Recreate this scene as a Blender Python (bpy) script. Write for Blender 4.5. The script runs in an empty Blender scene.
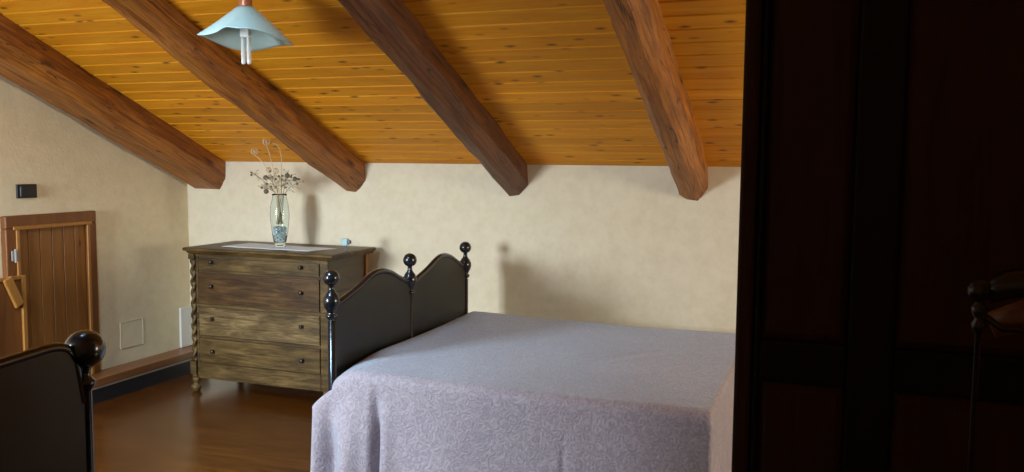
import bpy, bmesh, math, random
from mathutils import Vector, Matrix, Euler
random.seed(7)
sc = bpy.context.scene
C = sc.collection
PI = math.pi

# ---------------------------------------------------------------- camera
H = 1.6
cam_d = bpy.data.cameras.new('camera'); cam = bpy.data.objects.new('camera', cam_d); C.objects.link(cam)
cam_d.sensor_width = 36; cam_d.lens = 30.908; cam_d.clip_start = 0.05
R3 = Vector((0.938, 0.3465, 0.0088)); D3 = Vector((0.0379, -0.0775, -0.9963)); F3 = Vector((-0.3445, 0.9348, -0.0859))
m = Matrix((R3, -D3, -F3)).transposed().to_4x4()
m.translation = Vector((0, 0, H)); cam.matrix_world = m
sc.camera = cam
# ---------------------------------------------------------------- exposure, sky
sc.view_settings.view_transform = 'Standard'; sc.view_settings.look = 'None'
sc.view_settings.gamma = 1.0; sc.view_settings.use_curve_mapping = False
sc.view_settings.exposure = 0.0
w = bpy.data.worlds.new('sky'); sc.world = w; w.use_nodes = True
w.node_tree.nodes['Background'].inputs[0].default_value = (0.55, 0.75, 1.0, 1)
w.node_tree.nodes['Background'].inputs[1].default_value = 1.5
# ---------------------------------------------------------------- window daylight and added fill lights
def area(name, loc, rot, sx, sy, power, col, spread=None):
    l = bpy.data.lights.new(name, 'AREA'); l.shape = 'RECTANGLE'; l.size = sx; l.size_y = sy
    l.energy = power; l.color = col
    if spread: l.spread = spread
    o = bpy.data.objects.new(name, l); C.objects.link(o); o.location = loc; o.rotation_euler = rot
    return o
WX0_, WX1_, WZ0, WZ1 = -4.50, -3.40, .95, 2.05          # window in the wall at the foot of the room, left of the camera
XL = -4.614; YN = .30
area('window_daylight', ((WX0_+WX1_)/2, YN-.17, (WZ0+WZ1)/2), (math.radians(65), 0, math.radians(-11)), WX1_-WX0_-.16, WZ1-WZ0-.10, 100, (0.86, 0.97, 1.08), math.radians(110))
# roof window added in the slope above the view, to cool the bed top
KX0, KX1, KY0, KY1 = -2.86, -2.24, 1.75, 2.55
area('added_roof_light', ((KX0+KX1)/2, (KY0+KY1)/2, 3.02), (math.radians(30), math.radians(10), 0), KX1-KX0-.1, KY1-KY0-.1, 28, (0.52, 0.79, 1.0), math.radians(85))
# fill for the left wall, from an unseen window added beyond the wardrobe
SY0, SY1, SZ0, SZ1 = 3.0, 4.4, 0.8, 1.75
area('side_fill_light', (2.6+.13, (SY0+SY1)/2, (SZ0+SZ1)/2), (0, PI/2, 0), SZ1-SZ0-.1, SY1-SY0-.1, 78, (1.0, 0.91, 0.72))

# ---------------------------------------------------------------- node helpers
def mat(name, base=(.5,.5,.5), rough=.5, metal=0, **kw):
    mt = bpy.data.materials.new(name); mt.use_nodes = True
    b = mt.node_tree.nodes['Principled BSDF']
    b.inputs['Base Color'].default_value = (*base, 1); b.inputs['Roughness'].default_value = rough
    b.inputs['Metallic'].default_value = metal
    for k, v in kw.items(): b.inputs[k].default_value = v
    return mt
def N(mt, t, **kw):
    n = mt.node_tree.nodes.new(t)
    for k, v in kw.items(): setattr(n, k, v)
    return n
def L(mt, a, b): mt.node_tree.links.new(a, b)
def coords(mt, scale=(1,1,1), rot=(0,0,0), kind='Object', loc=(0,0,0)):
    tc = N(mt, 'ShaderNodeTexCoord'); mp = N(mt, 'ShaderNodeMapping')
    mp.inputs['Scale'].default_value = scale; mp.inputs['Rotation'].default_value = rot; mp.inputs['Location'].default_value = loc
    L(mt, tc.outputs[kind], mp.inputs[0]); return mp.outputs[0]
def noise(mt, vec, scale, detail=4, rough=.55, dist=0):
    n = N(mt, 'ShaderNodeTexNoise'); n.inputs['Scale'].default_value = scale; n.inputs['Detail'].default_value = detail
    n.inputs['Roughness'].default_value = rough; n.inputs['Distortion'].default_value = dist
    L(mt, vec, n.inputs['Vector']); return n.outputs['Fac']
def ramp(mt, fac, stops):
    r = N(mt, 'ShaderNodeValToRGB'); e = r.color_ramp.elements
    while len(e) < len(stops): e.new(.5)
    for x, (p, c) in zip(e, stops): x.position = p; x.color = (*c, 1) if len(c) == 3 else c
    L(mt, fac, r.inputs[0]); return r.outputs[0]
def mix(mt, f, a, b, mode='MIX'):
    n = N(mt, 'ShaderNodeMix', data_type='RGBA', blend_type=mode)
    for s, v in ((n.inputs[0], f), (n.inputs[6], a), (n.inputs[7], b)):
        if hasattr(v, 'is_output'): L(mt, v, s)
        else: s.default_value = v if not isinstance(v, tuple) else (*v, 1)
    return n.outputs[2]
def bump(mt, h, strength=.3, dist=.01):
    n = N(mt, 'ShaderNodeBump'); n.inputs['Strength'].default_value = strength; n.inputs['Distance'].default_value = dist
    L(mt, h, n.inputs['Height']); L(mt, n.outputs[0], mt.node_tree.nodes['Principled BSDF'].inputs['Normal'])
def setc(mt, s): L(mt, s, mt.node_tree.nodes['Principled BSDF'].inputs['Base Color'])

def wood(name, dark, light, grain=(1,12,12), rough=.5, knots=0, spread=.5, coat=0, island=0, nscale=3, kcol=None, kscale=(2.2,8,8)):
    """grain runs along local X when grain=(1,12,12)"""
    mt = mat(name, rough=rough)
    v = coords(mt, grain)
    if island:
        g = N(mt, 'ShaderNodeNewGeometry'); vm = N(mt, 'ShaderNodeVectorMath', operation='ADD')
        cx = N(mt, 'ShaderNodeCombineXYZ'); mu = N(mt, 'ShaderNodeMath', operation='MULTIPLY'); mu.inputs[1].default_value = 37.0
        L(mt, g.outputs['Random Per Island'], mu.inputs[0])
        for i in range(3): L(mt, mu.outputs[0], cx.inputs[i])
        L(mt, v, vm.inputs[0]); L(mt, cx.outputs[0], vm.inputs[1]); v = vm.outputs[0]
    a = noise(mt, v, nscale, 6, .6, .8)
    lo = tuple(d for d in dark); hi = tuple(l for l in light)
    col = ramp(mt, a, [(.5-spread*.5, lo), (.5+spread*.5, hi)])
    if island:
        pr = ramp(mt, g.outputs['Random Per Island'], [(0, (1-island,)*3), (1, (1,)*3)])
        col = mix(mt, 1.0, col, pr, 'MULTIPLY')
    if knots:
        kv = coords(mt, kscale)
        if island:
            vm2 = N(mt, 'ShaderNodeVectorMath', operation='ADD'); L(mt, kv, vm2.inputs[0]); L(mt, cx.outputs[0], vm2.inputs[1]); kv = vm2.outputs[0]
        vo = N(mt, 'ShaderNodeTexVoronoi'); vo.inputs['Scale'].default_value = 1.0; vo.inputs['Randomness'].default_value = 1.0
        L(mt, kv, vo.inputs['Vector'])
        kf = ramp(mt, vo.outputs['Distance'], [(0.05, (1,1,1)), (knots, (0,0,0))])
        kc = kcol or tuple(x*.35 for x in dark)
        col = mix(mt, kf, col, kc)
    setc(mt, col)
    b = mt.node_tree.nodes['Principled BSDF']
    if coat: b.inputs['Coat Weight'].default_value = coat; b.inputs['Coat Roughness'].default_value = .15
    bump(mt, a, .25, .004)
    return mt

# ---------------------------------------------------------------- materials
M = {}
def plaster(name, c1, c2):
    mt = mat(name, rough=.9)
    v = coords(mt)
    a = noise(mt, v, 1.6, 5, .6); bn = noise(mt, v, 14, 6, .65); f = noise(mt, v, 60, 3, .6)
    col = ramp(mt, a, [(.3, c1), (.7, c2)])
    sp = ramp(mt, bn, [(.35, (.93,.92,.90)), (.6, (1,1,1))])
    setc(mt, mix(mt, 1.0, col, sp, 'MULTIPLY'))
    ad = N(mt, 'ShaderNodeMath', operation='ADD'); L(mt, bn, ad.inputs[0]); L(mt, f, ad.inputs[1])
    bump(mt, ad.outputs[0], .25, .005)
    return mt
M['plaster'] = plaster('cream_plaster', (.77,.68,.49), (.80,.72,.54))
M['plaster_left'] = plaster('warm_plaster', (.81,.69,.46), (.85,.75,.52))
M['board'] = wood('ceiling_board', (.72,.228,.006), (.92,.41,.022), (1.2,14,14), .5, knots=.23, island=.22, nscale=1.8, kcol=(.16,.055,.012), kscale=(6,15,15))
M['board'].node_tree.nodes['Principled BSDF'].inputs['Specular IOR Level'].default_value = .15
M['beam'] = wood('beam_wood', (.15,.036,.004), (.50,.185,.026), (1,9,9), .5, knots=.15, nscale=2.2, kcol=(.04,.012,.005), kscale=(1.6,5,5))
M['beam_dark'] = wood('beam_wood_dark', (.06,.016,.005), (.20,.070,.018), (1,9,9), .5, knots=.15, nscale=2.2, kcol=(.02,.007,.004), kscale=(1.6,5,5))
for k_ in ('beam', 'beam_dark'):
    mt = M[k_]; bs = mt.node_tree.nodes['Principled BSDF']
    src = bs.inputs['Base Color'].links[0].from_socket
    fine = noise(mt, coords(mt, (.8,26,26), loc=(3,1,2)), 3, 6, .7, .4)
    ck = noise(mt, coords(mt, (.45,9,9), loc=(9,4,7)), 2.2, 2, .4, .2)
    c1 = mix(mt, 1.0, src, ramp(mt, fine, [(.36, (.52,.50,.48)), (.56, (1.15,1.15,1.15))]), 'MULTIPLY')
    # a thin band of one noise value reads as long cracks in the timber
    c2 = mix(mt, 1.0, c1, ramp(mt, ck, [(.585, (1,1,1)), (.597, (.16,.13,.12)), (.609, (1,1,1))]), 'MULTIPLY')
    setc(mt, c2); bump(mt, fine, .5, .006)
M['door_wood'] = wood('door_pine', (.19,.068,.012), (.33,.135,.028), (10,10,1), .45, knots=.11, island=.12, nscale=2.2, kcol=(.07,.02,.006), kscale=(9,9,3))
M['door_frame'] = wood('frame_wood', (.13,.042,.010), (.24,.085,.018), (8,8,1), .4, nscale=2)
M['shutter'] = wood('shutter_pine', (.30,.12,.022), (.45,.20,.04), (10,10,1.2), .4, nscale=2)
M['ledge'] = wood('ledge_wood', (.15,.055,.018), (.27,.11,.038), (10,1,10), .35, nscale=2)
def aged(name, dark, mid, light, seed, rough=.45):
    mt = mat(name, rough=rough)
    g_ = noise(mt, coords(mt, (1.6,14,14), loc=(seed,0,seed)), 2.6, 7, .65, 1.2)
    bl = noise(mt, coords(mt, (1.0,3.0,3.2), loc=(seed,seed,0)), 2.2, 4, .6, .5)
    c = ramp(mt, g_, [(.30, dark), (.52, mid), (.74, light)])
    bc = ramp(mt, bl, [(.32, (.50,.46,.42)), (.55, (1,1,1)), (.72, (1.35,1.38,1.42))])
    mt.node_tree.nodes['Principled BSDF'].inputs['Specular IOR Level'].default_value = .3
    setc(mt, mix(mt, 1.0, c, bc, 'MULTIPLY')); bump(mt, g_, .25, .003)
    return mt
M['dresser'] = aged('walnut_greyed', (.034,.017,.004), (.105,.061,.017), (.20,.120,.038), 3.1)
M['dresser_warm'] = aged('walnut_warm', (.024,.010,.003), (.080,.038,.010), (.16,.082,.025), 7.7)
M['dresser_pale'] = aged('walnut_worn', (.040,.021,.007), (.13,.080,.029), (.28,.19,.082), 11.3)
M['dresser_side'] = wood('walnut_side', (.075,.048,.022), (.155,.105,.052), (9,1.2,9), .45, nscale=2)
M['dresser_back'] = wood('walnut_back_strip', (.24,.10,.03), (.34,.15,.05), (9,9,1), .4)
M['knob'] = mat('dark_knob', (.03,.02,.014), .3)
M['black'] = mat('black_lacquer', (.006,.008,.011), .22)
M['black'].node_tree.nodes['Principled BSDF'].inputs['Coat Weight'].default_value = .5
mt = mat('black_panel', rough=.38); setc(mt, ramp(mt, noise(mt, coords(mt), 3, 4), [(.3, (.010,.011,.012)), (.7, (.026,.025,.022))])); M['black_panel'] = mt
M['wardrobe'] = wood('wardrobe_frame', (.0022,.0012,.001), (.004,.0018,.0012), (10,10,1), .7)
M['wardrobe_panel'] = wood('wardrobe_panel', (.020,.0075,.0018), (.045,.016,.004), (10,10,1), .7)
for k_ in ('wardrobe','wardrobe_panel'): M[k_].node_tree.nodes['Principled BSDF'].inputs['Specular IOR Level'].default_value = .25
M['stand'] = mat('dark_stand_wood', (.008,.006,.006), .3)
M['hanger'] = wood('hanger_wood', (.14,.045,.012), (.22,.08,.02), (1,9,9), .4)
M['white_box'] = mat('white_paint', (.74,.72,.66), .6)
M['black_plastic'] = mat('black_plastic', (.012,.012,.014), .45)
M['skirting'] = mat('black_skirting', (.015,.014,.016), .5)
M['copper'] = mat('brown_copper', (.42,.14,.06), .35, .3)
M['hinge'] = mat('grey_hinge', (.30,.28,.26), .5)
M['tube'] = mat('white_lamp_tube', (.88,.9,.88), .35)
mt = mat('frosted_glass', (.70,.80,.80), .3); b = mt.node_tree.nodes['Principled BSDF']
b.inputs['Transmission Weight'].default_value = .25; b.inputs['Subsurface Weight'].default_value = 0; M['frost'] = mt
vv = noise(mt, coords(mt), 9, 3); setc(mt, ramp(mt, vv, [(.3, (.40,.54,.52)), (.7, (.50,.64,.61))]))
M['glass'] = mat('clear_glass', (.90,.97,.98), .03); M['glass'].node_tree.nodes['Principled BSDF'].inputs['Transmission Weight'].default_value = 1
M['glass'].node_tree.nodes['Principled BSDF'].inputs['IOR'].default_value = 1.35
M['window_glass'] = mat('window_glass', (1,1,1), .0); M['window_glass'].node_tree.nodes['Principled BSDF'].inputs['Transmission Weight'].default_value = 1
mt = mat('pebble', rough=.3); g = N(mt, 'ShaderNodeNewGeometry')
setc(mt, ramp(mt, g.outputs['Random Per Island'], [(0, (.45,.60,.62)), (.4, (.75,.88,.90)), (1, (.95,.98,.98))])); M['pebble'] = mt
M['stem'] = wood('dry_stem', (.26,.22,.13), (.42,.36,.22), (9,9,1), .7)
M['pale_stem'] = mat('pale_dry_stem', (.72,.56,.33), .7)
M['seed'] = mat('dark_seed_head', (.15,.13,.085), .8)
M['seed_pale'] = mat('pale_seed_head', (.62,.52,.34), .8)
mt = mat('white_runner', rough=.85); f = noise(mt, coords(mt), 120, 2); setc(mt, ramp(mt, f, [(.3, (.62,.70,.76)), (.7, (.80,.85,.88))])); bump(mt, f, .3, .002); M['runner'] = mt
M['ornament'] = mat('pale_cyan_glass', (.60,.88,.92), .12); M['ornament'].node_tree.nodes['Principled BSDF'].inputs['Transmission Weight'].default_value = .4
M['ornament_dark'] = mat('dark_grey_trim', (.12,.14,.16), .3)
M['mattress'] = mat('mattress_ticking', (.7,.66,.6), .9)
M['blanket'] = mat('dark_blanket', (.10,.08,.09), .95)

def spread_mat():
    mt = mat('lilac_damask', rough=.75)
    b = mt.node_tree.nodes['Principled BSDF']
    b.inputs['Sheen Weight'].default_value = .6; b.inputs['Sheen Tint'].default_value = (.55,.78,1,1); b.inputs['Sheen Roughness'].default_value = .4  # blue sheen tint stands in for cool daylight on the cloth
    v = coords(mt)
    # woven rosettes: rings around scattered centres, plus a fine scroll
    vo = N(mt, 'ShaderNodeTexVoronoi'); vo.inputs['Scale'].default_value = 15; L(mt, v, vo.inputs['Vector'])
    sn = N(mt, 'ShaderNodeMath', operation='SINE'); mu = N(mt, 'ShaderNodeMath', operation='MULTIPLY'); mu.inputs[1].default_value = 30
    L(mt, vo.outputs['Distance'], mu.inputs[0]); L(mt, mu.outputs[0], sn.inputs[0])
    nz = noise(mt, v, 30, 3, .6, 2.5)
    r1 = ramp(mt, sn.outputs[0], [(.2, (0,0,0)), (.8, (1,1,1))])
    r2 = ramp(mt, nz, [(.42, (0,0,0)), (.58, (1,1,1))])
    pat = mix(mt, .68, r1, r2)
    big = noise(mt, v, 2.0, 3)
    base = ramp(mt, big, [(.3, (.315,.268,.305)), (.7, (.355,.300,.338))])
    lite = mix(mt, 1.0, base, (1.42,1.42,1.36), 'MULTIPLY')
    setc(mt, mix(mt, pat, base, lite))
    wv = noise(mt, v, 260, 2)
    ad = N(mt, 'ShaderNodeMath', operation='ADD'); L(mt, pat, ad.inputs[0]); L(mt, wv, ad.inputs[1])
    bump(mt, ad.outputs[0], .55, .004)
    return mt
M['spread'] = spread_mat()

def floor_mat():
    mt = mat('varnished_floor', rough=.24)
    v = coords(mt)
    br = N(mt, 'ShaderNodeTexBrick'); br.offset = .5
    br.inputs['Scale'].default_value = 1; br.inputs['Brick Width'].default_value = 1.1; br.inputs['Row Height'].default_value = .13
    br.inputs['Mortar Size'].default_value = .0018; br.inputs['Color1'].default_value = (0,0,0,1); br.inputs['Color2'].default_value = (1,1,1,1)
    br.inputs['Mortar'].default_value = (.4,.4,.4,1)
    L(mt, v, br.inputs['Vector'])
    gr = noise(mt, coords(mt, (1.4,10,1)), 3, 6, .6, .6)
    c1 = ramp(mt, gr, [(.25, (.042,.010,.0008)), (.75, (.115,.034,.003))])
    tint = ramp(mt, br.outputs['Color'], [(0, (.82,.80,.78)), (1, (1.12,1.14,1.16))])
    col = mix(mt, 1.0, c1, tint, 'MULTIPLY')
    setc(mt, mix(mt, br.outputs['Fac'], col, (.06,.02,.008)))
    bump(mt, noise(mt, v, 7, 3), .06, .01)
    return mt
M['floor'] = floor_mat()

# ---------------------------------------------------------------- geometry helpers
def link(name, bm, m_, parent=None, smooth=False, bevel=0, sub=0):
    me = bpy.data.meshes.new(name); bmesh.ops.recalc_face_normals(bm, faces=bm.faces[:]); bm.to_mesh(me); bm.free()
    me.materials.append(M[m_] if isinstance(m_, str) else m_)
    o = bpy.data.objects.new(name, me); C.objects.link(o)
    if parent: o.parent = parent
    if smooth:
        for p in me.polygons: p.use_smooth = True
    if bevel:
        b = o.modifiers.new('bevel', 'BEVEL'); b.width = bevel; b.segments = 2; b.limit_method = 'ANGLE'; b.angle_limit = .6
    if sub:
        s = o.modifiers.new('sub', 'SUBSURF'); s.levels = sub; s.render_levels = sub
    return o
def smooth_by_angle(o, a=.7):
    bm = bmesh.new(); bm.from_mesh(o.data)
    for f in bm.faces: f.smooth = True
    for e in bm.edges: e.smooth = (len(e.link_faces) == 2 and e.calc_face_angle(0) < a)
    bm.to_mesh(o.data); bm.free(); return o
def box(bm, x0, x1, y0, y1, z0, z1):
    vs = [bm.verts.new((x, y, z)) for x in (x0, x1) for y in (y0, y1) for z in (z0, z1)]
    for f in ((0,1,3,2),(4,6,7,5),(0,4,5,1),(2,3,7,6),(0,2,6,4),(1,5,7,3)): bm.faces.new([vs[i] for i in f])
    return vs
def prism(bm, pts, axis, a0, a1):
    """extrude a closed 2-D outline along an axis; pts are the other two coordinates in order"""
    def P(p, a):
        return {'x': (a, p[0], p[1]), 'y': (p[0], a, p[1]), 'z': (p[0], p[1], a)}[axis]
    A = [bm.verts.new(P(p, a0)) for p in pts]; B = [bm.verts.new(P(p, a1)) for p in pts]; n = len(pts)
    bm.faces.new(A); bm.faces.new(B[::-1])
    for i in range(n): bm.faces.new((A[i], A[(i+1)%n], B[(i+1)%n], B[i]))
def lathe(bm, prof, c=(0,0,0), seg=24, closed=True):
    """prof: (radius, z) bottom to top"""
    rings = []
    for r, z in prof:
        rings.append([bm.verts.new((c[0]+max(r,1e-4)*math.cos(2*PI*i/seg), c[1]+max(r,1e-4)*math.sin(2*PI*i/seg), c[2]+z)) for i in range(seg)])
    for a, b in zip(rings, rings[1:]):
        for i in range(seg): bm.faces.new((a[i], a[(i+1)%seg], b[(i+1)%seg], b[i]))
    if closed: bm.faces.new(rings[0][::-1]); bm.faces.new(rings[-1])
    return rings
def tube(bm, pts, r, seg=8, cap=True):
    pts = [Vector(p) for p in pts]; rings = []; up = Vector((0,0,1)); prev = None
    for i, p in enumerate(pts):
        t = (pts[min(i+1,len(pts)-1)] - pts[max(i-1,0)]).normalized()
        if prev is None:
            n = t.cross(up if abs(t.z) < .9 else Vector((1,0,0))).normalized()
        else: n = (prev - t*prev.dot(t)).normalized()
        prev = n; b = t.cross(n); rr = r[i] if isinstance(r, (list, tuple)) else r
        rings.append([bm.verts.new(p + n*rr*math.cos(2*PI*k/seg) + b*rr*math.sin(2*PI*k/seg)) for k in range(seg)])
    for a, c in zip(rings, rings[1:]):
        for k in range(seg): bm.faces.new((a[k], a[(k+1)%seg], c[(k+1)%seg], c[k]))
    if cap: bm.faces.new(rings[0][::-1]); bm.faces.new(rings[-1])
def ball(bm, c, r, sx=1, sz=1, seg=20):
    g = bmesh.ops.create_uvsphere(bm, u_segments=seg, v_segments=seg//2+2, radius=r)
    for v in g['verts']: v.co = Vector((v.co.x*sx, v.co.y*sx, v.co.z*sz)) + Vector(c)
def tag(o, label=None, cat=None, group=None, kind=None):
    if label: o['label'] = label
    if cat: o['category'] = cat
    if group: o['group'] = group
    if kind: o['kind'] = kind
    return o
def empty(name, loc, label, cat, group=None):
    o = bpy.data.objects.new(name, None); C.objects.link(o); o.location = loc; o.empty_display_size = .05
    return tag(o, label, cat, group)
def part(name, bm, m_, root, **kw):
    """bm in world coordinates; shifted so it sits right under its root"""
    loc = Vector((0,0,0)); r = root
    while r is not None: loc += r.location; r = r.parent
    bmesh.ops.translate(bm, verts=bm.verts[:], vec=-loc)
    return link(name, bm, m_, root, **kw)

# ================================================================ ROOM
YW = 5.403; YB = -1.7; XR = 2.6; ZK = 1.572; SL = .43; RIDGE = 0.6
def zc(y): return ZK + SL*(YW - y) if y >= RIDGE else ZK + SL*(YW-RIDGE) - SL*(RIDGE-y)
T = .18
bm = bmesh.new(); box(bm, XL-.4, XR+T, YB-T, YW+T, -.12, 0); tag(link('floor', bm, 'floor'), kind='structure')
bm = bmesh.new(); box(bm, XL-.4, XR+T, YW, YW+T, 0, ZK+.03); tag(link('wall_back', bm, 'plaster'), kind='structure')
bm = bmesh.new()
prism(bm, [(YB-T,0),(SY0,0),(SY0,zc(SY0)+.05),(RIDGE,zc(RIDGE)+.05),(YB-T,zc(YB-T)+.05)], 'x', XR, XR+T)
prism(bm, [(SY1,0),(YW+T,0),(YW+T,ZK-.02),(SY1,zc(SY1)+.05)], 'x', XR, XR+T)
box(bm, XR, XR+T, SY0, SY1, 0, SZ0)
prism(bm, [(SY0,SZ1),(SY1,SZ1),(SY1,zc(SY1)+.05),(SY0,zc(SY0)+.05)], 'x', XR, XR+T)
tag(link('wall_right', bm, 'plaster'), kind='structure')
bm = bmesh.new()
prism(bm, [(YN-T,0),(YW,0),(YW,ZK+.02),(RIDGE,zc(RIDGE)+.05),(YN-T,zc(YN-T)+.05)], 'x', XL-.34, XL)
tag(link('wall_left', bm, 'plaster_left'), kind='structure')
# near wall with the window, and the wall behind the camera
bm = bmesh.new(); zt_ = zc(YN)-.005
box(bm, XL, WX0_, YN-T, YN, 0, zt_); box(bm, WX1_, -1.3, YN-T, YN, 0, zt_); box(bm, WX0_, WX1_, YN-T, YN, 0, WZ0); box(bm, WX0_, WX1_, YN-T, YN, WZ1, zt_)
box(bm, -1.3-T, -1.3, YB, YN-T, 0, zc(YB)-.01)
tag(link('wall_near', bm, 'plaster_left'), kind='structure')
bm = bmesh.new(); box(bm, -1.3-T, XR, YB-T, YB, 0, zc(YB)-.01); tag(link('wall_front', bm, 'plaster'), kind='structure')
def window(name, axis, a0, a1, z0, z1, pos):
    bm = bmesh.new(); t = .045
    def bx(u0,u1,z0_,z1_):
        if axis == 'x': box(bm, pos-.02, pos+.02, u0, u1, z0_, z1_)
        else: box(bm, u0, u1, pos-.02, pos+.02, z0_, z1_)
    bx(a0,a1,z0,z0+t); bx(a0,a1,z1-t,z1); bx(a0,a0+t,z0+t,z1-t); bx(a1-t,a1,z0+t,z1-t)
    mid = (a0+a1)/2; bx(mid-.03,mid+.03,z0+t,z1-t)
    return tag(link(name, bm, 'door_wood', bevel=.003), kind='structure')
window('window_1', 'y', WX0_, WX1_, WZ0, WZ1, YN-.13)
window('added_side_window', 'x', SY0, SY1, SZ0, SZ1, XR+.06)  # unseen window added around the side fill light

# boarded ceiling: every board a chamfered plank running along X
bm = bmesh.new()
L0 = math.sqrt(1+SL*SL); bw = .1035*L0; gap = .0025; ch = .0045; th = .02
def slope_pt(s, n, side):
    """s: distance up the slope from the back wall, n: depth above the visible face"""
    c, sn = 1/L0, SL/L0
    if side == 0: return (YW - s*c + n*sn, ZK + s*sn + n*c)
    return None
total = (YW-RIDGE)*L0
k = 0; s = -.03
while s < total:
    e = min(s+bw, total+.02)
    prof = [(s+gap, ch), (s+gap+ch, 0), (e-gap-ch, 0), (e-gap, ch), (e-gap, th), (s+gap, th)]
    pts = [slope_pt(a, b, 0) for a, b in prof]
    ymid = YW - (s+e)/2/L0
    if KY0 < ymid < KY1: prism(bm, pts, 'x', XL-.3, KX0); prism(bm, pts, 'x', KX1, XR+.05)
    else: prism(bm, pts, 'x', XL-.3, XR+.05)
    s += bw
o = tag(link('ceiling', bm, 'board'), kind='structure')
bm = bmesh.new()
def deck(s0, s1, xa, xb): prism(bm, [slope_pt(s0, th+.002, 0), slope_pt(s1, th+.002, 0), slope_pt(s1, .14, 0), slope_pt(s0, .14, 0)], 'x', xa, xb)
ks0, ks1 = (YW-KY1)*L0, (YW-KY0)*L0
deck(-.25, ks0, XL-.4, XR+T); deck(ks1, total+.1, XL-.4, XR+T); deck(ks0, ks1, XL-.4, KX0); deck(ks0, ks1, KX1, XR+T)
zr = zc(RIDGE)
prism(bm, [(RIDGE+.05, zr+.01), (YB-T, zc(YB-T)), (YB-T, zc(YB-T)+.14), (RIDGE+.05, zr+.16)], 'x', XL-.4, XR+T)
tag(link('trim_1', bm, 'board'), kind='structure')     # roof deck and far slope behind the boards

bm = bmesh.new()     # frame of the added roof window, out of view
def rbar(s0, s1, xa, xb): prism(bm, [slope_pt(s0, .10, 0), slope_pt(s1, .10, 0), slope_pt(s1, .15, 0), slope_pt(s0, .15, 0)], 'x', xa, xb)
rbar(ks0, ks0+.05, KX0, KX1); rbar(ks1-.05, ks1, KX0, KX1); rbar(ks0+.05, ks1-.05, KX0, KX0+.05); rbar(ks0+.05, ks1-.05, KX1-.05, KX1)
tag(link('added_roof_window', bm, 'door_wood'), kind='structure')
# beams under the boards
def beam(xr, wd, name_label, seed, wood_='beam', taper=.1):
    rnd = random.Random(seed)
    # local frame: x runs down the slope toward the back wall
    root_y = YW + .02
    bm = bmesh.new()
    n = 60; length = total - .2
    hd = .185   # depth below boards, perpendicular
    prof = [(0, .0), (0, -.115), (.035, -.165), (.062, -hd), (wd-.055, -hd), (wd-.02, -.155), (wd, -.11), (wd, 0)]
    # hand-hewn wander for each long edge
    ph = [[rnd.uniform(0, 6.3) for _ in range(4)] for _ in prof]
    rings = []
    for i in range(n+1):
        s_ = -.10 + (length+.10)*i/n
        ring = []
        for j, (px, pn) in enumerate(prof):
            wob = .0045*math.sin(s_*5.1+ph[j][0]) + .0035*math.sin(s_*11.7+ph[j][1]) + .002*math.sin(s_*27+ph[j][2])
            wz = .004*math.sin(s_*6.3+ph[j][3]) + .002*math.sin(s_*19+ph[j][1])
            if pn == 0: wz = 0
            q = max(0, min(1, (s_-.7)/1.9)); q = 1 - taper*q*q*(3-2*q)
            px_, pn_ = wd - (wd-px)*q, pn*(1-(1-q)*.5)
            ring.append(bm.verts.new((-s_, px_ + wob, pn_ + wz)))
        rings.append(ring)
    m_ = len(prof)
    for a, b in zip(rings, rings[1:]):
        for j in range(m_): bm.faces.new((a[j], a[(j+1)%m_], b[(j+1)%m_], b[j]))
    bm.faces.new(rings[0][::-1]); bm.faces.new(rings[-1])
    o = link('ceiling_beam', bm, wood_)
    # local X = down the slope (toward +Y, down), local Y = world -X?  build an explicit basis
    ex = Vector((0, 1/L0, -SL/L0)); ey = Vector((1, 0, 0)); ez = Vector((0, SL/L0, 1/L0))
    # right handed: ex x ey = ?
    if ex.cross(ey).dot(ez) < 0:
        ey = -ey
        base = Vector((xr, YW, ZK))
    else:
        base = Vector((xr-wd, YW, ZK))
    mm = Matrix((ex, ey, ez)).transposed().to_4x4(); mm.translation = base - ez*.001
    o.matrix_world = mm
    smooth_by_angle(o, .35)
    return tag(o, name_label, 'ceiling beam', 'sloping ceiling beams')
beam(-4.262, .335, 'leftmost sloping ceiling beam, lying along the top of the left wall', 1, taper=.0)
beam(-3.09, .20, 'sloping ceiling beam second from left, ending above the chest of drawers', 2, taper=.34)
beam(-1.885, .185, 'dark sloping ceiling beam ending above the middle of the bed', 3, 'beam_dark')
beam(-.728, .19, 'rightmost sloping ceiling beam, beside the dark wardrobe', 4)

# ledge and black skirting along the left wall
r = empty('wall_ledge', (XL+.01, 4.9, 0), 'brown wooden ledge board running low along the left wall up to the chest', 'ledge')
bm = bmesh.new(); box(bm, XL+.002, -4.44, 3.0, YW-.004, .115, .165); part('ledge_board', bm, 'ledge', r, bevel=.004)
bm = bmesh.new(); box(bm, XL+.002, -4.452, 3.0, YW-.004, .098, .1145); tag(part('white_strip', bm, 'white_box', r), 'thin white strip')
bm = bmesh.new(); box(bm, XL+.002, -4.46, 3.0, YW-.004, .0, .0975); tag(part('skirting', bm, 'skirting', r), 'black skirting')

# white casing in the corner
bm = bmesh.new(); box(bm, XL+.001, XL+.022, 5.275, 5.398, .167, .47)
tag(link('pipe_casing', bm, 'white_box', bevel=.004), 'small upright white casing in the corner between ledge and chest of drawers', 'pipe casing')
# access cover
bm = bmesh.new(); y0, y1, z0, z1 = 4.70, 4.90, .275, .45
box(bm, XL+.0005, XL+.004, y0, y1, z0, z1)
for a in ((y0-.006,y0-.002,z0-.006,z1+.006),(y1+.002,y1+.006,z0-.006,z1+.006),(y0-.006,y1+.006,z0-.006,z0-.002),(y0-.006,y1+.006,z1+.002,z1+.006)):
    box(bm, XL+.0005, XL+.007, *a)
tag(link('access_cover', bm, 'plaster_left', bevel=.001), 'small square plastered cover plate low on the left wall', 'cover plate')
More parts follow.
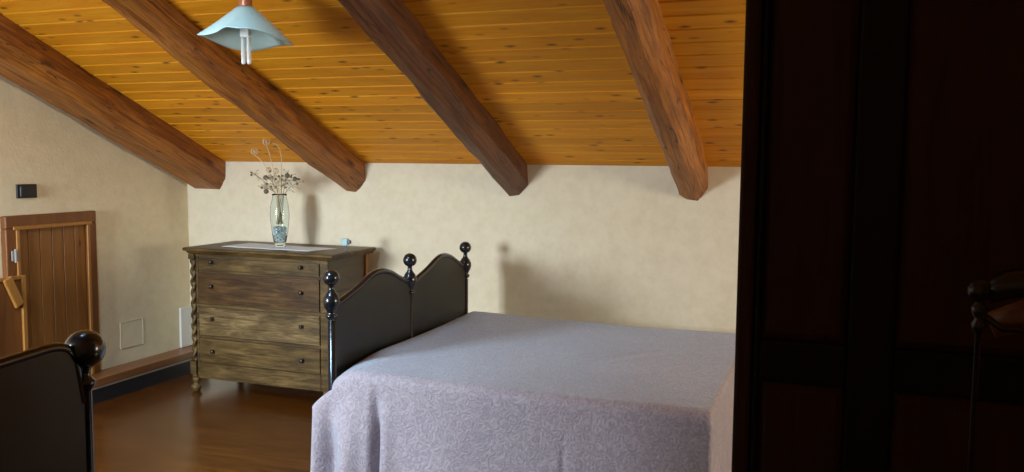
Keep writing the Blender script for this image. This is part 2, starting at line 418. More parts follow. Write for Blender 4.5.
# black wall box
r = empty('wall_switch', (XL, 3.985, 1.385), 'small black rectangular box on the left wall above the plank door', 'switch')
bm = bmesh.new(); box(bm, XL+.001, XL+.012, 3.915, 4.055, 1.345, 1.43); part('back_plate', bm, 'black_plastic', r, bevel=.003)
bm = bmesh.new(); box(bm, XL+.0125, XL+.030, 3.925, 4.03, 1.352, 1.423); part('cover', bm, 'black_plastic', r, bevel=.006)

# ================================================================ plank door in the left wall
DY0, DY1, DZ0, DZ1 = 3.80, 4.475, .166, 1.245
r = empty('door_1', (XL, (DY0+DY1)/2, DZ0), None, None); tag(r, kind='structure')
bm = bmesh.new(); fx = XL+.045; fw = .075
box(bm, XL+.001, fx, DY0, DY1, DZ1-fw, DZ1)
box(bm, XL+.001, fx, DY0, DY0+fw, DZ0, DZ1-fw-.0005); box(bm, XL+.001, fx, DY1-fw, DY1, DZ0, DZ1-fw-.0005)
part('door_frame', bm, 'door_frame', r, bevel=.006)
bm = bmesh.new()
box(bm, XL+.0455, XL+.056, DY0+.045, DY1-.045, DZ1-fw-.01, DZ1-fw+.012)
box(bm, XL+.0455, XL+.056, DY0+fw-.012, DY0+fw+.01, DZ0, DZ1-fw-.0105); box(bm, XL+.0455, XL+.056, DY1-fw-.01, DY1-fw+.012, DZ0, DZ1-fw-.0105)
part('frame_bead', bm, 'shutter', r, bevel=.003)
bm = bmesh.new(); n = 6; a0, a1 = DY0+fw+.001, DY1-fw-.001; wpl = (a1-a0)/n
for i in range(n):
    p0, p1 = a0+i*wpl+.0015, a0+(i+1)*wpl-.0015; c_ = .003
    prism(bm, [(XL+.002,p0),(XL+.020,p0),(XL+.026,p0+c_),(XL+.026,p1-c_),(XL+.020,p1),(XL+.002,p1)], 'z', DZ0+.001, DZ1-fw-.002)
part('plank_panel', bm, 'door_wood', r)
for z in (.42, .98):
    bm = bmesh.new(); box(bm, XL+.0565, XL+.066, DY0+.02, DY0+.06, z, z+.06); tube(bm, [(XL+.068,DY0+.04,z-.01),(XL+.068,DY0+.04,z+.07)], .007)
    tag(part('hinge', bm, 'hinge', r), 'grey metal hinge')

# leaning wooden shutter with turn button, left of the door
sx = -4.45
r = empty('wooden_shutter', (sx, 3.68, 0), 'narrow orange-brown wooden panel with tilted turn button, standing before the plank door', 'wooden panel')
def onx(bm, y0, y1, z0, z1, xa, xb): box(bm, xa, xb, y0, y1, z0, z1)
bm = bmesh.new(); onx(bm, 3.785, 3.812, .0, .905, sx-.012, sx+.012); part('stile', bm, 'shutter', r, bevel=.003)
bm = bmesh.new(); onx(bm, 3.56, 3.590, .0, .905, sx-.012, sx+.012); part('stile', bm, 'shutter', r, bevel=.003)
bm = bmesh.new(); onx(bm, 3.5905, 3.7845, .885, .905, sx-.012, sx+.012); part('rail', bm, 'shutter', r, bevel=.003)
bm = bmesh.new(); onx(bm, 3.5905, 3.7845, .03, .8845, sx-.010, sx-.002); part('panel', bm, 'door_frame', r)
bm = bmesh.new(); box(bm, 0, .022, -.030, .030, -.095, .095)
bmesh.ops.rotate(bm, verts=bm.verts[:], cent=(0,0,0), matrix=Matrix.Rotation(math.radians(24), 3, 'X'))
bmesh.ops.translate(bm, verts=bm.verts[:], vec=(sx+.0, 3.725, .815)); tag(part('turn_button', bm, 'shutter', r, bevel=.008), 'tilted wooden turn button')

# ================================================================ chest of drawers
X0, X1, Y0, Y1 = -4.098, -3.022, 4.808, 5.335
r = empty('chest_of_drawers', ((X0+X1)/2, (Y0+Y1)/2, 0), 'greyish walnut chest of four drawers standing against the back wall', 'chest of drawers')
bm = bmesh.new()
box(bm, X0+.006, X1, Y0+.012, Y1-.01, .10, .952)
part('body', bm, 'dresser_side', r, bevel=.003)
bm = bmesh.new()   # stiles, rails and apron of the front
box(bm, X1-.055, X1+.002, Y0, Y0+.0115, .10, .951)
box(bm, X0+.046, X0+.062, Y0, Y0+.0115, .10, .951)
for za, zb in ((.933,.951),(.832,.843),(.596,.612),(.382,.394)): box(bm, X0+.0625, X1-.0555, Y0, Y0+.0115, za, zb)
box(bm, X0+.0625, X1-.0555, Y0-.004, Y0+.0115, .100, .208)
part('front_frame', bm, 'dresser', r, bevel=.002)
# top with moulded edge
bm = bmesh.new(); prev = None
prof = [(0, .953), (.010, .953), (.016, .962), (.018, .968), (.030, .972), (.034, .978), (.034, .988), (.028, .994)]
rings = []
for off, z in prof:
    rings.append([bm.verts.new(v) for v in ((X0-off, Y0-off, z), (X1+off+.022, Y0-off, z), (X1+off+.022, Y1+.0, z), (X0-off, Y1+.0, z))])
for a, b in zip(rings, rings[1:]):
    for i in range(4): bm.faces.new((a[i], a[(i+1)%4], b[(i+1)%4], b[i]))
bm.faces.new(rings[0][::-1]); bm.faces.new(rings[-1])
part('top', bm, 'dresser', r)
bm = bmesh.new(); box(bm, X1+.001, X1+.012, Y1-.06, Y1-.012, .10, .951); tag(part('back_strip', bm, 'dresser_back', r), 'orange-brown edge strip')
bm = bmesh.new(); box(bm, X1+.0005, X1+.008, Y0+.02, Y1-.061, .72, .735); part('side_rail', bm, 'dresser_side', r)
# twisted corner column, left
bm = bmesh.new(); seg = 14; rings = []; za, zb = .215, .915; nn = 110
cx, cy = X0+.022, Y0+.004
for i in range(nn+1):
    z = za+(zb-za)*i/nn; ring = []
    for k in range(seg):
        a = 2*PI*k/seg; rr = .017+.0055*math.cos(2*a - (z-za)*2*PI/.075*1.0)
        ring.append(bm.verts.new((cx+rr*math.cos(a), cy+rr*math.sin(a), z)))
    rings.append(ring)
for a, b in zip(rings, rings[1:]):
    for k in range(seg): bm.faces.new((a[k], a[(k+1)%seg], b[(k+1)%seg], b[k]))
bm.faces.new(rings[0][::-1]); bm.faces.new(rings[-1])
part('twisted_column', bm, 'dresser', r, smooth=True)
bm = bmesh.new(); box(bm, cx-.024, cx+.0235, cy-.024, cy+.0075, .9155, .952); part('column_block', bm, 'dresser', r, bevel=.003)
bm = bmesh.new(); box(bm, cx-.024, cx+.0235, cy-.024, cy+.0075, .125, .2145)
part('column_block', bm, 'dresser', r, bevel=.003)
# drawers
dz = [(.845,.931,'dresser'), (.614,.830,'dresser_warm'), (.396,.594,'dresser_pale'), (.210,.380,'dresser')]
kz = [.902,.737,.517,.293]
for (za, zb, mm_), z in zip(dz, kz):
    bm = bmesh.new(); ya = Y0-.006
    prism_pts = [(X0+.066, Y0+.010), (X0+.066, ya+.004), (X0+.071, ya), (X1-.063, ya), (X1-.059, ya+.004), (X1-.059, Y0+.010)]
    prism(bm, prism_pts, 'z', za+.003, zb-.003)
    d = part('drawer', bm, mm_, r, bevel=.002)
    for kx in (-3.915, -3.212):
        kb = bmesh.new()
        lathe(kb, [(.006,0),(.006,.006),(.011,.010),(.014,.016),(.012,.022),(.004,.025)], seg=14)
        bmesh.ops.rotate(kb, verts=kb.verts[:], cent=(0,0,0), matrix=Matrix.Rotation(PI/2, 3, 'X'))
        bmesh.ops.translate(kb, verts=kb.verts[:], vec=(kx, ya-.0005, z))
        k_ = part('knob', kb, 'knob', d, smooth=True)
# feet
for fx_, fy_ in ((X0+.022, Y0+.012), (X1-.03, Y0+.03), (X0+.03, Y1-.05), (X1-.03, Y1-.05)):
    bm = bmesh.new(); lathe(bm, [(.018,0),(.026,.010),(.030,.022),(.036,.030),(.036,.040),(.020,.048),(.016,.062),(.024,.074),(.026,.088),(.022,.0995)], (fx_, fy_, 0), 20)
    if fy_ < Y0+.02:
        lathe(bm, [(.022,.0997),(.022,.1245)], (fx_, fy_-.004, 0), 20)
    part('foot', bm, 'dresser', r, smooth=True)

# runner cloth
bm = bmesh.new(); cs = [(-3.93,4.925),(-3.225,4.905),(-3.15,5.13),(-3.92,5.215)]
n1, n2 = 24, 8; g = []
for i in range(n1+1):
    row = []
    for j in range(n2+1):
        u, v = i/n1, j/n2
        x = (cs[0][0]*(1-u)+cs[1][0]*u)*(1-v)+(cs[3][0]*(1-u)+cs[2][0]*u)*v
        y = (cs[0][1]*(1-u)+cs[1][1]*u)*(1-v)+(cs[3][1]*(1-u)+cs[2][1]*u)*v
        row.append(bm.verts.new((x, y, .9965+.0008*math.sin(u*19+v*5))))
    g.append(row)
for i in range(n1):
    for j in range(n2): bm.faces.new((g[i][j], g[i+1][j], g[i+1][j+1], g[i][j+1]))
o = link('table_runner', bm, 'runner', smooth=True); sm = o.modifiers.new('s', 'SOLIDIFY'); sm.thickness = .0018; sm.offset = -1
tag(o, 'white cloth runner lying on top of the chest of drawers', 'cloth')

# ================================================================ vase with dried flowers
VX, VY, VZ = -3.552, 5.06, .9985
o_prof = [(.036,0),(.038,.004),(.034,.016),(.042,.034),(.053,.09),(.063,.17),(.066,.225),(.060,.285),(.050,.325),(.047,.345),(.050,.360)]
i_prof = [(.047,.360),(.0442,.345),(.047,.325),(.057,.285),(.063,.225),(.060,.17),(.050,.09),(.038,.036),(.020,.026),(.0005,.025)]
bm = bmesh.new(); lathe(bm, o_prof + i_prof, (0,0,0), 32, closed=False)
bm.faces.new([v for v in bm.verts[:32]][::-1])
o = link('glass_vase', bm, 'glass', smooth=True); o.location = (VX, VY, VZ)
tag(o, 'tall clear glass vase on the white runner holding pebbles and dried flowers', 'vase')
bm = bmesh.new(); rnd = random.Random(3)
def inner(z):
    for (ra, za), (rb, zb) in zip(i_prof[::-1], i_prof[::-1][1:]):
        if za <= z <= zb: return ra+(rb-ra)*(z-za)/(zb-za)
    return .03
z = .036
while z < .140:
    R_ = inner(z)-.0125; rr = R_
    while rr > 0:
        n = max(1, int(2*PI*rr/.0185))
        for k in range(n):
            a = 2*PI*k/n + rnd.random()
            gsp = bmesh.ops.create_icosphere(bm, subdivisions=1, radius=.0092*rnd.uniform(.8,1.05))
            c_ = Vector((rr*math.cos(a), rr*math.sin(a), z+rnd.uniform(-.003,.003)))
            for v in gsp['verts']: v.co = Vector((v.co.x, v.co.y, v.co.z*.8)) + c_
        rr -= .018
    z += .0135
o = link('pebbles', bm, 'pebble', smooth=True); o.location = (VX, VY, VZ)
tag(o, 'pale blue-grey pebbles filling the bottom of the glass vase', 'pebbles', kind='stuff')
def curve(p0, p1, bend, n=9):
    p0, p1, b_ = Vector(p0), Vector(p1), Vector(bend)
    return [p0*(1-t)**2 + (((p0+p1)/2)+b_)*2*t*(1-t) + p1*t*t for t in [i/(n-1) for i in range(n)]]
# pale stalks with ring-like globe heads
stalks = [  # dx, dz of head above vase base, dy, bend, radius, label
 ((-.085, .712, -.02), (.01,0,.06), .024, 'tallest pale dried stalk with round hoop head, centre of the vase'),
 ((-.190, .645, -.01), (.05,0,.06), .023, 'pale dried stalk with hoop head leaning furthest left in the vase'),
 ((-.105, .520, .03), (.02,0,.03), .018, 'short pale dried stalk with small hoop head, left of centre in the vase'),
 ((-.005, .515, -.03), (.01,0,.03), .019, 'short pale dried stalk with small hoop head, middle of the vase'),
]
for i, (h, bd, rad, lab) in enumerate(stalks):
    r = empty('dried_stalk', (VX, VY, VZ), lab, 'dried flower', 'pale hoop-headed stalks in the vase')
    a = i*1.5
    base = (VX+.012*math.cos(a), VY+.012*math.sin(a), VZ+.150)
    neck = (VX+h[0]*.14, VY+h[2]*.3, VZ+.352)
    head = Vector((VX+h[0], VY+h[2], VZ+h[1]))
    bm = bmesh.new(); pts = curve(base, neck, (0,0,0), 4)[:-1] + curve(neck, head-Vector((0,0,rad)), bd)
    tube(bm, pts, .0028, 6); part('stem', bm, 'pale_stem', r, smooth=True)
    bm = bmesh.new()
    for k in range(3):
        ax = k*PI/3 + .3
        ring = [head + Vector((rad*math.cos(t)*math.cos(ax), rad*math.cos(t)*math.sin(ax), rad*math.sin(t))) for t in [2*PI*q/16 for q in range(17)]]
        tube(bm, ring, .0024, 5, cap=False)
    ball(bm, head, .006, seg=8); part('hoop_head', bm, 'pale_stem', r, smooth=True)
# arching pale hook without head
r = empty('dried_stalk', (VX, VY, VZ), 'bare pale dried stalk arching over to the left at the right of the bunch', 'dried flower', 'pale hoop-headed stalks in the vase'); del r['group']
bm = bmesh.new()
pts = [(VX+.004,VY-.01,VZ+.155),(VX+.006,VY-.01,VZ+.352),(VX+.032,VY-.02,VZ+.50),(VX+.036,VY-.02,VZ+.60),(VX+.022,VY-.02,VZ+.665),(VX-.005,VY-.02,VZ+.695),(VX-.035,VY-.02,VZ+.700)]
tube(bm, pts, .0026, 6); part('stem', bm, 'pale_stem', r, smooth=True)
# twiggy sprays with dark seed heads
sprays = [((-.235,.50,.02), 'twiggy dried spray leaning far left in the vase', .5), ((-.12,.40,-.03), 'low twiggy dried spray on the left of the vase', 1.0),
          ((-.06,.47,-.04), 'dried spray with dark seed head left of centre in the vase', 1.2), ((.02,.46,.0), 'upright dried spray in the centre of the vase', 1.2),
          ((.09,.48,-.03), 'dried spray with dark seed heads right of centre in the vase', 1.1), ((.135,.43,.01), 'low dried spray leaning right over the vase rim', 1.0)]
for i, (h, lab, dens) in enumerate(sprays):
    rnd = random.Random(20+i)
    r = empty('dried_spray', (VX, VY, VZ), lab, 'dried flower', 'twiggy dried sprays in the vase')
    a = i*1.05+.4
    base = Vector((VX+.022*math.cos(a), VY+.022*math.sin(a), VZ+.155)); neck = Vector((VX+.028*math.cos(PI*(1-i/5)), VY+.01, VZ+.352))
    head = Vector((VX+h[0], VY+h[2], VZ+h[1]))
    main = curve(neck, head, (0,0,.03), 9)
    bm = bmesh.new(); tube(bm, curve(base, neck, (0,0,0), 4)[:-1] + main, .0026, 5)
    tips = [head]
    for k in range(int(19*dens)):
        t0 = main[rnd.randint(2, 8)]
        d = Vector((rnd.uniform(-1,1), rnd.uniform(-.6,.6), rnd.uniform(-.35,1))).normalized()
        tip = t0 + d*rnd.uniform(.025,.06)
        tube(bm, [t0, (t0+tip)/2+Vector((0,0,.006)), tip], .0014, 4); tips.append(tip)
    part('stem', bm, 'stem', r)
    for k, tpt in enumerate(tips):
        bd = bmesh.new()
        if k % 4 == 0: ball(bd, tpt, rnd.uniform(.0055,.0085), seg=8); part('seed_head', bd, 'seed', r, smooth=True)
        else: ball(bd, tpt, rnd.uniform(.0035,.006), seg=6); part('bud', bd, 'seed_pale', r, smooth=True)
    big = {1: (-.085,.375), 2: (-.080,.470), 4: (.085,.485), 5: (.118,.462)}.get(i)
    if big:
        bd = bmesh.new(); ball(bd, (VX+big[0], VY+h[2], VZ+big[1]), .017, seg=12); tag(part('seed_head', bd, 'seed', r, smooth=True), 'large dark round seed head')

# little ornament
ox, oy = -3.008, 5.01
r = empty('glass_ornament', (ox, oy, .995), 'small pale blue glass cube on a stem, right end of the chest top', 'ornament')
bm = bmesh.new(); lathe(bm, [(.014,0),(.014,.003),(.004,.006),(.0035,.034),(.010,.038)], (ox, oy, .9945), 16); part('stem', bm, 'ornament_dark', r, smooth=True)
bm = bmesh.new(); box(bm, ox-.026, ox+.018, oy-.018, oy+.02, 1.034, 1.078); part('cube', bm, 'ornament', r, bevel=.004)
bm = bmesh.new(); box(bm, ox+.0185, ox+.036, oy-.013, oy+.013, 1.045, 1.068); part('side_plate', bm, 'ornament_dark', r, bevel=.003)

# ================================================================ black bed
BX = -2.17; PY = [3.485, 4.282, 5.045]
r = empty('double_bed', (-1.3, 4.26, 0), 'double bed with black double-humped headboard and ball finials, by the back wall', 'bed')
fin = [(.012,.855),(.020,.862),(.028,.872),(.028,.880),(.018,.888),(.022,.896),(.032,.915),(.0385,.938),(.037,.957),(.028,.976),(.016,.992),(.0125,1.004),(.0125,1.016),(.018,1.0235)]
for ry in range(0, 13):
    a = -PI/2*.66 + (PI/2+PI/2*.66)*ry/12
    fin.append((.0375*math.cos(a), 1.0525+.0375*math.sin(a)))
for j, y in enumerate(PY):
    bm = bmesh.new(); pr = .019 if j != 1 else .012
    lathe(bm, [(pr+.006,0),(pr+.006,.03),(pr,.04),(pr,.855)] + fin, (BX, y, 0), 26)
    part('bedpost', bm, 'black', r, smooth=True)
hump = [(0,.925),(.08,.938),(.16,.955),(.25,.972),(.36,1.002),(.46,1.030),(.56,1.040),(.66,1.032),(.76,1.006),(.86,.972),(.94,.952),(1,.940)]
def hz(t):
    for (a, za), (b, zb) in zip(hump, hump[1:]):
        if a <= t <= b:
            q = (t-a)/(b-a); q = q; return za+(zb-za)*q
    return hump[-1][1]
import functools
def hzs(t):  # light smoothing
    return sum(hz(min(1, max(0, t+d))) for d in (-.06,-.03,0,.03,.06))/5
for j in range(2):
    ya, yb = PY[j]+(.0205 if j == 0 else .013), PY[j+1]-(.013 if j == 0 else .0205)
    ns = 40; top = [(ya+(yb-ya)*i/ns, hzs(i/ns)-(.004 if j==0 else -.0)) for i in range(ns+1)]
    bm = bmesh.new()
    for sx_ in (0,):
        pts = [(ya, .30)] + [(y, z-.018) for y, z in top] + [(yb, .30)]
        n = len(pts)
        # strip-wise thick sheet
        A = [[bm.verts.new((BX+dx, y, z)) for y, z in ((p[0], .30), (p[0], p[1]))] for dx in (-.009, .009) for p in [(q[0], q[1]-.016) for q in top]]
        h_ = len(top); F, G = A[:h_], A[h_:]
        for i in range(h_-1):
            bm.faces.new((F[i][0],F[i+1][0],F[i+1][1],F[i][1])); bm.faces.new((G[i][0],G[i][1],G[i+1][1],G[i+1][0]))
            bm.faces.new((F[i][1],F[i+1][1],G[i+1][1],G[i][1])); bm.faces.new((F[i][0],G[i][0],G[i+1][0],F[i+1][0]))
        bm.faces.new((F[0][0],F[0][1],G[0][1],G[0][0])); bm.faces.new((F[-1][0],G[-1][0],G[-1][1],F[-1][1]))
    hb = part('headboard_panel', bm, 'black_panel', r)
    bm = bmesh.new(); tube(bm, [(BX, y, z-.002) for y, z in top], .0150, 12); part('top_rail', bm, 'black', hb, smooth=True)
# bed base
bm = bmesh.new(); box(bm, BX+.02, -.47, 3.50, 3.53, .22, .34); part('side_rail', bm, 'black', r, bevel=.004)
bm = bmesh.new(); box(bm, BX+.02, -.47, 5.00, 5.03, .22, .34); part('side_rail', bm, 'black', r, bevel=.004)
bm = bmesh.new(); box(bm, BX+.02, -.47, 3.531, 4.999, .30, .345); part('slat_base', bm, 'shutter', r)
for y in (3.515, 5.015):
    bm = bmesh.new(); lathe(bm, [(.022,0),(.022,.219)], (-.52, y, 0), 14); part('leg', bm, 'black', r, smooth=True)
bm = bmesh.new(); box(bm, BX+.03, -.46, 3.50, 5.05, .346, .585)
tag(link('mattress', bm, 'mattress', bevel=.03), 'mattress of the double bed, hidden under the lilac bedspread', 'mattress')

# bedspread: top, front drape, right end drape as one continuous cloth
def build_spread():
    bm = bmesh.new()
    xl, xr = -2.125, -.425; yf, yb = 3.415, 5.115
    nu = 190; nvt = 110; nvd = 44
    zb = .028
    rnd = random.Random(5)
    def top_z(x, y):
        z = .626
        z += .014*math.exp(-((x-xl)/.45)**2)                      # bolster lift at the head
        z += .004*math.sin(3.1*x+1.2)*math.sin(2.6*y) + .0025*math.sin(9*x+4*y)
        # soft creases lying across the spread
        for cx_, cy_, an, ln, am in ((-.95,4.30,.95,.22,.007), (-.86,4.24,.95,.20,.005), (-.72,4.0,1.1,.12,.004), (-.62,4.45,1.2,.18,.004)):
            dx, dy = x-cx_, y-cy_; u = dx*math.cos(an)+dy*math.sin(an); v = -dx*math.sin(an)+dy*math.cos(an)
            z += am*math.exp(-(u/ln)**2-(v/.028)**2)
        return z
    def fold(x, d):
        """outward push of the front drape at height fraction d (0 top, 1 hem)"""
        e = 0
        for c_, w_, a_, d0 in ((-2.155,.030,.030,.25),(-2.075,.024,-.075,.12),(-2.01,.030,.040,.10),(-1.90,.022,-.085,.0),(-1.84,.035,.020,.05),(-1.02,.012,-.016,.12),(-.97,.03,.006,.1),(-1.55,.09,.012,.2),(-.80,.06,-.014,.3),(-.60,.04,.012,.2),(-.47,.022,-.02,.2)):
            q = max(0, d-d0); e += a_*min(1, q*1.8)*math.exp(-((x-c_)/w_)**2)
        return e + d*.012*math.sin(7*x+.6) + .035*d
    R = .045
    cols = []
    for i in range(nu+1):
        u = i/nu
        x = xl + (xr-xl)*u
        col = []
        # top, back to front
        for j in range(nvt+1):
            y = yb + (yf+R-yb)*j/nvt
            z = top_z(x, y)
            dback = y-(yb-.05)
            if dback > 0: z -= .05*(1-math.sqrt(max(0,1-(dback/.05)**2)))*.9
            # near head edge sinks toward the front corner
            k_ = max(0, 1-(x-xl)/.14); kk = max(0, (3.95-y)/.5)
            z -= .055*k_**2*min(1, kk)**2
            dr = x-(xr-.02)
            if dr > 0: z -= .016*(1-math.sqrt(max(0,1-(dr/.02)**2)))
            col.append((x, y, z))
        # round the front edge
        zt = top_z(x, yf+R)
        k_ = max(0, 1-(x-xl)/.14); zt -= .055*k_**2
        dr = x-(xr-.02)
        if dr > 0: zt -= .016*(1-math.sqrt(max(0,1-(dr/.02)**2)))
        for j in range(1, 7):
            a = PI/2*j/6
            col.append((x, yf+R-R*math.sin(a), zt-R*(1-math.cos(a))))
        # drape
        flare = max(0, 1-(x-xl)/.16)      # head-side corner hangs out past the post
        for j in range(1, nvd+1):
            d = j/nvd; z = (zt-R)+(zb-(zt-R))*d
            xx = x - flare*.102*min(1, d*6.5)**.8
            col.append((xx, yf - fold(x, d), z))
        cols.append([bm.verts.new(p) for p in col])
    for a, b in zip(cols, cols[1:]):
        for j in range(len(a)-1): bm.faces.new((a[j], b[j], b[j+1], a[j+1]))
    # right end drape, hanging from the edge column; shares its vertices
    edge = cols[-1][:nvt+1]
    rows = [edge]
    for j in range(1, nvd+1):
        d = j/nvd; row = []
        for i, v in enumerate(edge):
            y = v.co.y; 
            out = .006+.012*d + .008*min(1,d*2)*math.sin(y*23) + .005*math.sin(y*51+2)*d
            row.append(bm.verts.new((v.co.x+out*min(1,d*6), y, v.co.z+(zb-v.co.z)*d)))
        rows.append(row)
    for a, b in zip(rows, rows[1:]):
        for i in range(len(a)-1): bm.faces.new((a[i], a[i+1], b[i+1], b[i]))
    # stitch corner between front drape and end drape
    fc = cols[-1][nvt:]; ec = [rw[-1] for rw in rows]
    m1, m2 = len(fc), len(ec)
    i = j = 0
    while i < m1-1 or j < m2-1:
        if j >= m2-1 or (i < m1-1 and (i+1)/(m1-1) <= (j+1)/(m2-1)): tri = (fc[i], fc[i+1], ec[j]); i += 1
        else: tri = (fc[i], ec[j+1], ec[j]); j += 1
        if len(set(tri)) == 3:
            try: bm.faces.new(tri)
            except ValueError: pass
    # flap at the head-side corner, falling around the near bedpost
    hc = cols[0][nvt:]
    prev = hc
    for s_ in range(1, 7):
        t = s_/6; cur = []
        for q, v in enumerate(hc):
            dd = q/(len(hc)-1)
            cur.append(bm.verts.new((v.co.x-.012*math.sin(t*PI/2)*min(1,dd*3), v.co.y+.05*t*min(1,dd*4), v.co.z)))
        for a_, b_, c_, d_ in zip(prev, prev[1:], cur[1:], cur):
            bm.faces.new((a_, b_, c_, d_))
        prev = cur
    o = link('bedspread', bm, 'spread', smooth=True)
    s_ = o.modifiers.new('s', 'SOLIDIFY'); s_.thickness = .004; s_.offset = 1
    return tag(o, 'pale lilac patterned bedspread draped over the double bed down to the floor', 'bedspread')
build_spread()

# ================================================================ second bed (only its black end board at lower left shows)
FX = -2.003; FY = 1.905
r = empty('single_bed', (-2.9, 1.2, 0), 'second bed at lower left, its black end board with a big ball finial in front', 'bed')
for y in (FY, .47):
    bm = bmesh.new()
    prof = [(.026,0),(.026,.04),(.016,.05),(.016,.93),(.020,.940),(.028,.950),(.028,.958),(.017,.966),(.013,.978),(.013,.990),(.020,.9985)]
    for q in range(17):
        a = -PI/2*.74 + (PI/2+PI/2*.74)*q/16
        prof.append((.0555*math.cos(a), 1.050+.0555*math.sin(a)))
    lathe(bm, prof, (FX, y, 0), 40); part('bedpost', bm, 'black', r, smooth=True)
ns = 60; ya, yb = .49, FY-.018
top = []
for i in range(ns+1):
    t = i/ns; y = yb+(ya-yb)*t; dist = yb-y
    s1 = min(dist, (yb-ya)-dist)
    z = 1.058 + .020*math.sin(min(1, s1/.12)*PI/2) - .035*max(0, min(1,(s1-.08)/.5)) if s1 > 0 else 1.0
    z -= .10*math.exp(-s1/.018)
    top.append((y, z))
bm = bmesh.new(); F = []; G = []
for y, z in top:
    F.append((bm.verts.new((FX-.011, y, .30)), bm.verts.new((FX-.011, y, z)))); G.append((bm.verts.new((FX+.011, y, .30)), bm.verts.new((FX+.011, y, z))))
for i in range(ns):
    bm.faces.new((F[i][0],F[i+1][0],F[i+1][1],F[i][1])); bm.faces.new((G[i][0],G[i][1],G[i+1][1],G[i+1][0]))
    bm.faces.new((F[i][1],F[i+1][1],G[i+1][1],G[i][1])); bm.faces.new((F[i][0],G[i][0],G[i+1][0],F[i+1][0]))
bm.faces.new((F[0][0],F[0][1],G[0][1],G[0][0])); bm.faces.new((F[-1][0],G[-1][0],G[-1][1],F[-1][1]))
e = part('end_board', bm, 'black', r)
bm = bmesh.new(); tube(bm, [(FX, y, z) for y, z in top], .015, 12); part('top_rail', bm, 'black', e, smooth=True)
for y in (FY, .47):
    bm = bmesh.new(); lathe(bm, [(.022,0),(.022,.62)], (-4.0, y, 0), 16); part('bedpost', bm, 'black', r, smooth=True)
bm = bmesh.new(); box(bm, -4.0, FX-.012, .50, .53, .24, .36); box(bm, -4.0, FX-.012, FY-.055, FY-.025, .24, .36); box(bm, -4.0, FX-.012, .531, FY-.056, .30, .35)
part('bed_frame', bm, 'black', r, bevel=.003)
bm = bmesh.new(); box(bm, -3.97, FX-.03, .50, FY-.03, .361, .56)
tag(link('mattress', bm, 'blanket', bevel=.04), 'mattress under a dark blanket behind the black end board of the second bed', 'mattress')

# ================================================================ wardrobe on the right
WX0, WX1, WF, WB, WT = -.201, 1.16, 2.0, 2.56, 2.16
r = empty('wardrobe', ((WX0+WX1)/2, (WF+WB)/2, 0), 'tall dark brown panelled wooden wardrobe filling the right side of the room', 'wardrobe')
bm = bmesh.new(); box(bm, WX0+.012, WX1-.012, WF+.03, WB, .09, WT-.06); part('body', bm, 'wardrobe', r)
bm = bmesh.new()
for a in (WX0, WX1-.038): box(bm, a, a+.036, WF-.002, WF+.0295, 0, WT-.06)
box(bm, WX0+.037, WX1-.039, WF+.004, WF+.0295, .03, .10)
tag(part('corner_posts', bm, 'wardrobe_panel', r, bevel=.008), 'reddish brown corner posts and plinth')
bm = bmesh.new(); prism(bm, [(WF-.05,WT),(WF-.05,WT-.02),(WF-.02,WT-.045),(WF-.008,WT-.0595),(WB,WT-.0595),(WB,WT)], 'x', WX0-.04, WX1+.04); part('cornice', bm, 'wardrobe', r)
mid = (WX0+WX1)/2
for (dx0, dx1, knob_s) in ((WX0+.040, mid-.0015, 1), (mid+.0015, WX1-.040, -1)):
    root_d = None
    bm = bmesh.new(); st = .013; ms0 = dx0+.182+st; ms1 = ms0+.092 if knob_s == 1 else ms0+.092
    yf_, yb_ = WF, WF+.028; za, zb = .105, WT-.065
    r0, r1 = 1.115, 1.208
    if knob_s == -1: ms0 = dx1-.182-st-.092; ms1 = dx1-.182-st
    box(bm, dx0, dx0+st, yf_, yb_, za, zb); box(bm, dx1-st, dx1, yf_, yb_, za, zb); box(bm, ms0, ms1, yf_, yb_, za, zb)
    for (pa, pb) in ((dx0+st, ms0), (ms1, dx1-st)):
        for (qa, qb) in ((za, za+.09), (r0, r1), (zb-.09, zb)): box(bm, pa+.0003, pb-.0003, yf_+.0005, yb_, qa, qb)
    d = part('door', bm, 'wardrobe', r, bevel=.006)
    for (pa, pb) in ((dx0+st, ms0), (ms1, dx1-st)):
        for (qa, qb) in ((za+.0905, r0-.0005), (r1+.0005, zb-.0905)):
            pbm = bmesh.new(); g_ = .006; ii = .018
            o1 = [(pa+.001,qa),(pb-.001,qa),(pb-.001,qb),(pa+.001,qb)]; i1 = [(pa+ii,qa+ii),(pb-ii,qa+ii),(pb-ii,qb-ii),(pa+ii,qb-ii)]
            lv = [[pbm.verts.new((x, yb_-.001, z)) for x, z in o1], [pbm.verts.new((x, yf_+.016, z)) for x, z in o1], [pbm.verts.new((x, yf_+.005, z)) for x, z in i1]]
            for A_, B_ in zip(lv, lv[1:]):
                for i in range(4): pbm.faces.new((A_[i], A_[(i+1)%4], B_[(i+1)%4], B_[i]))
            pbm.faces.new(lv[0][::-1]); pbm.faces.new(lv[-1])
            tag(part('door_panel', pbm, 'wardrobe_panel', d, bevel=.003), 'raised reddish brown panel')

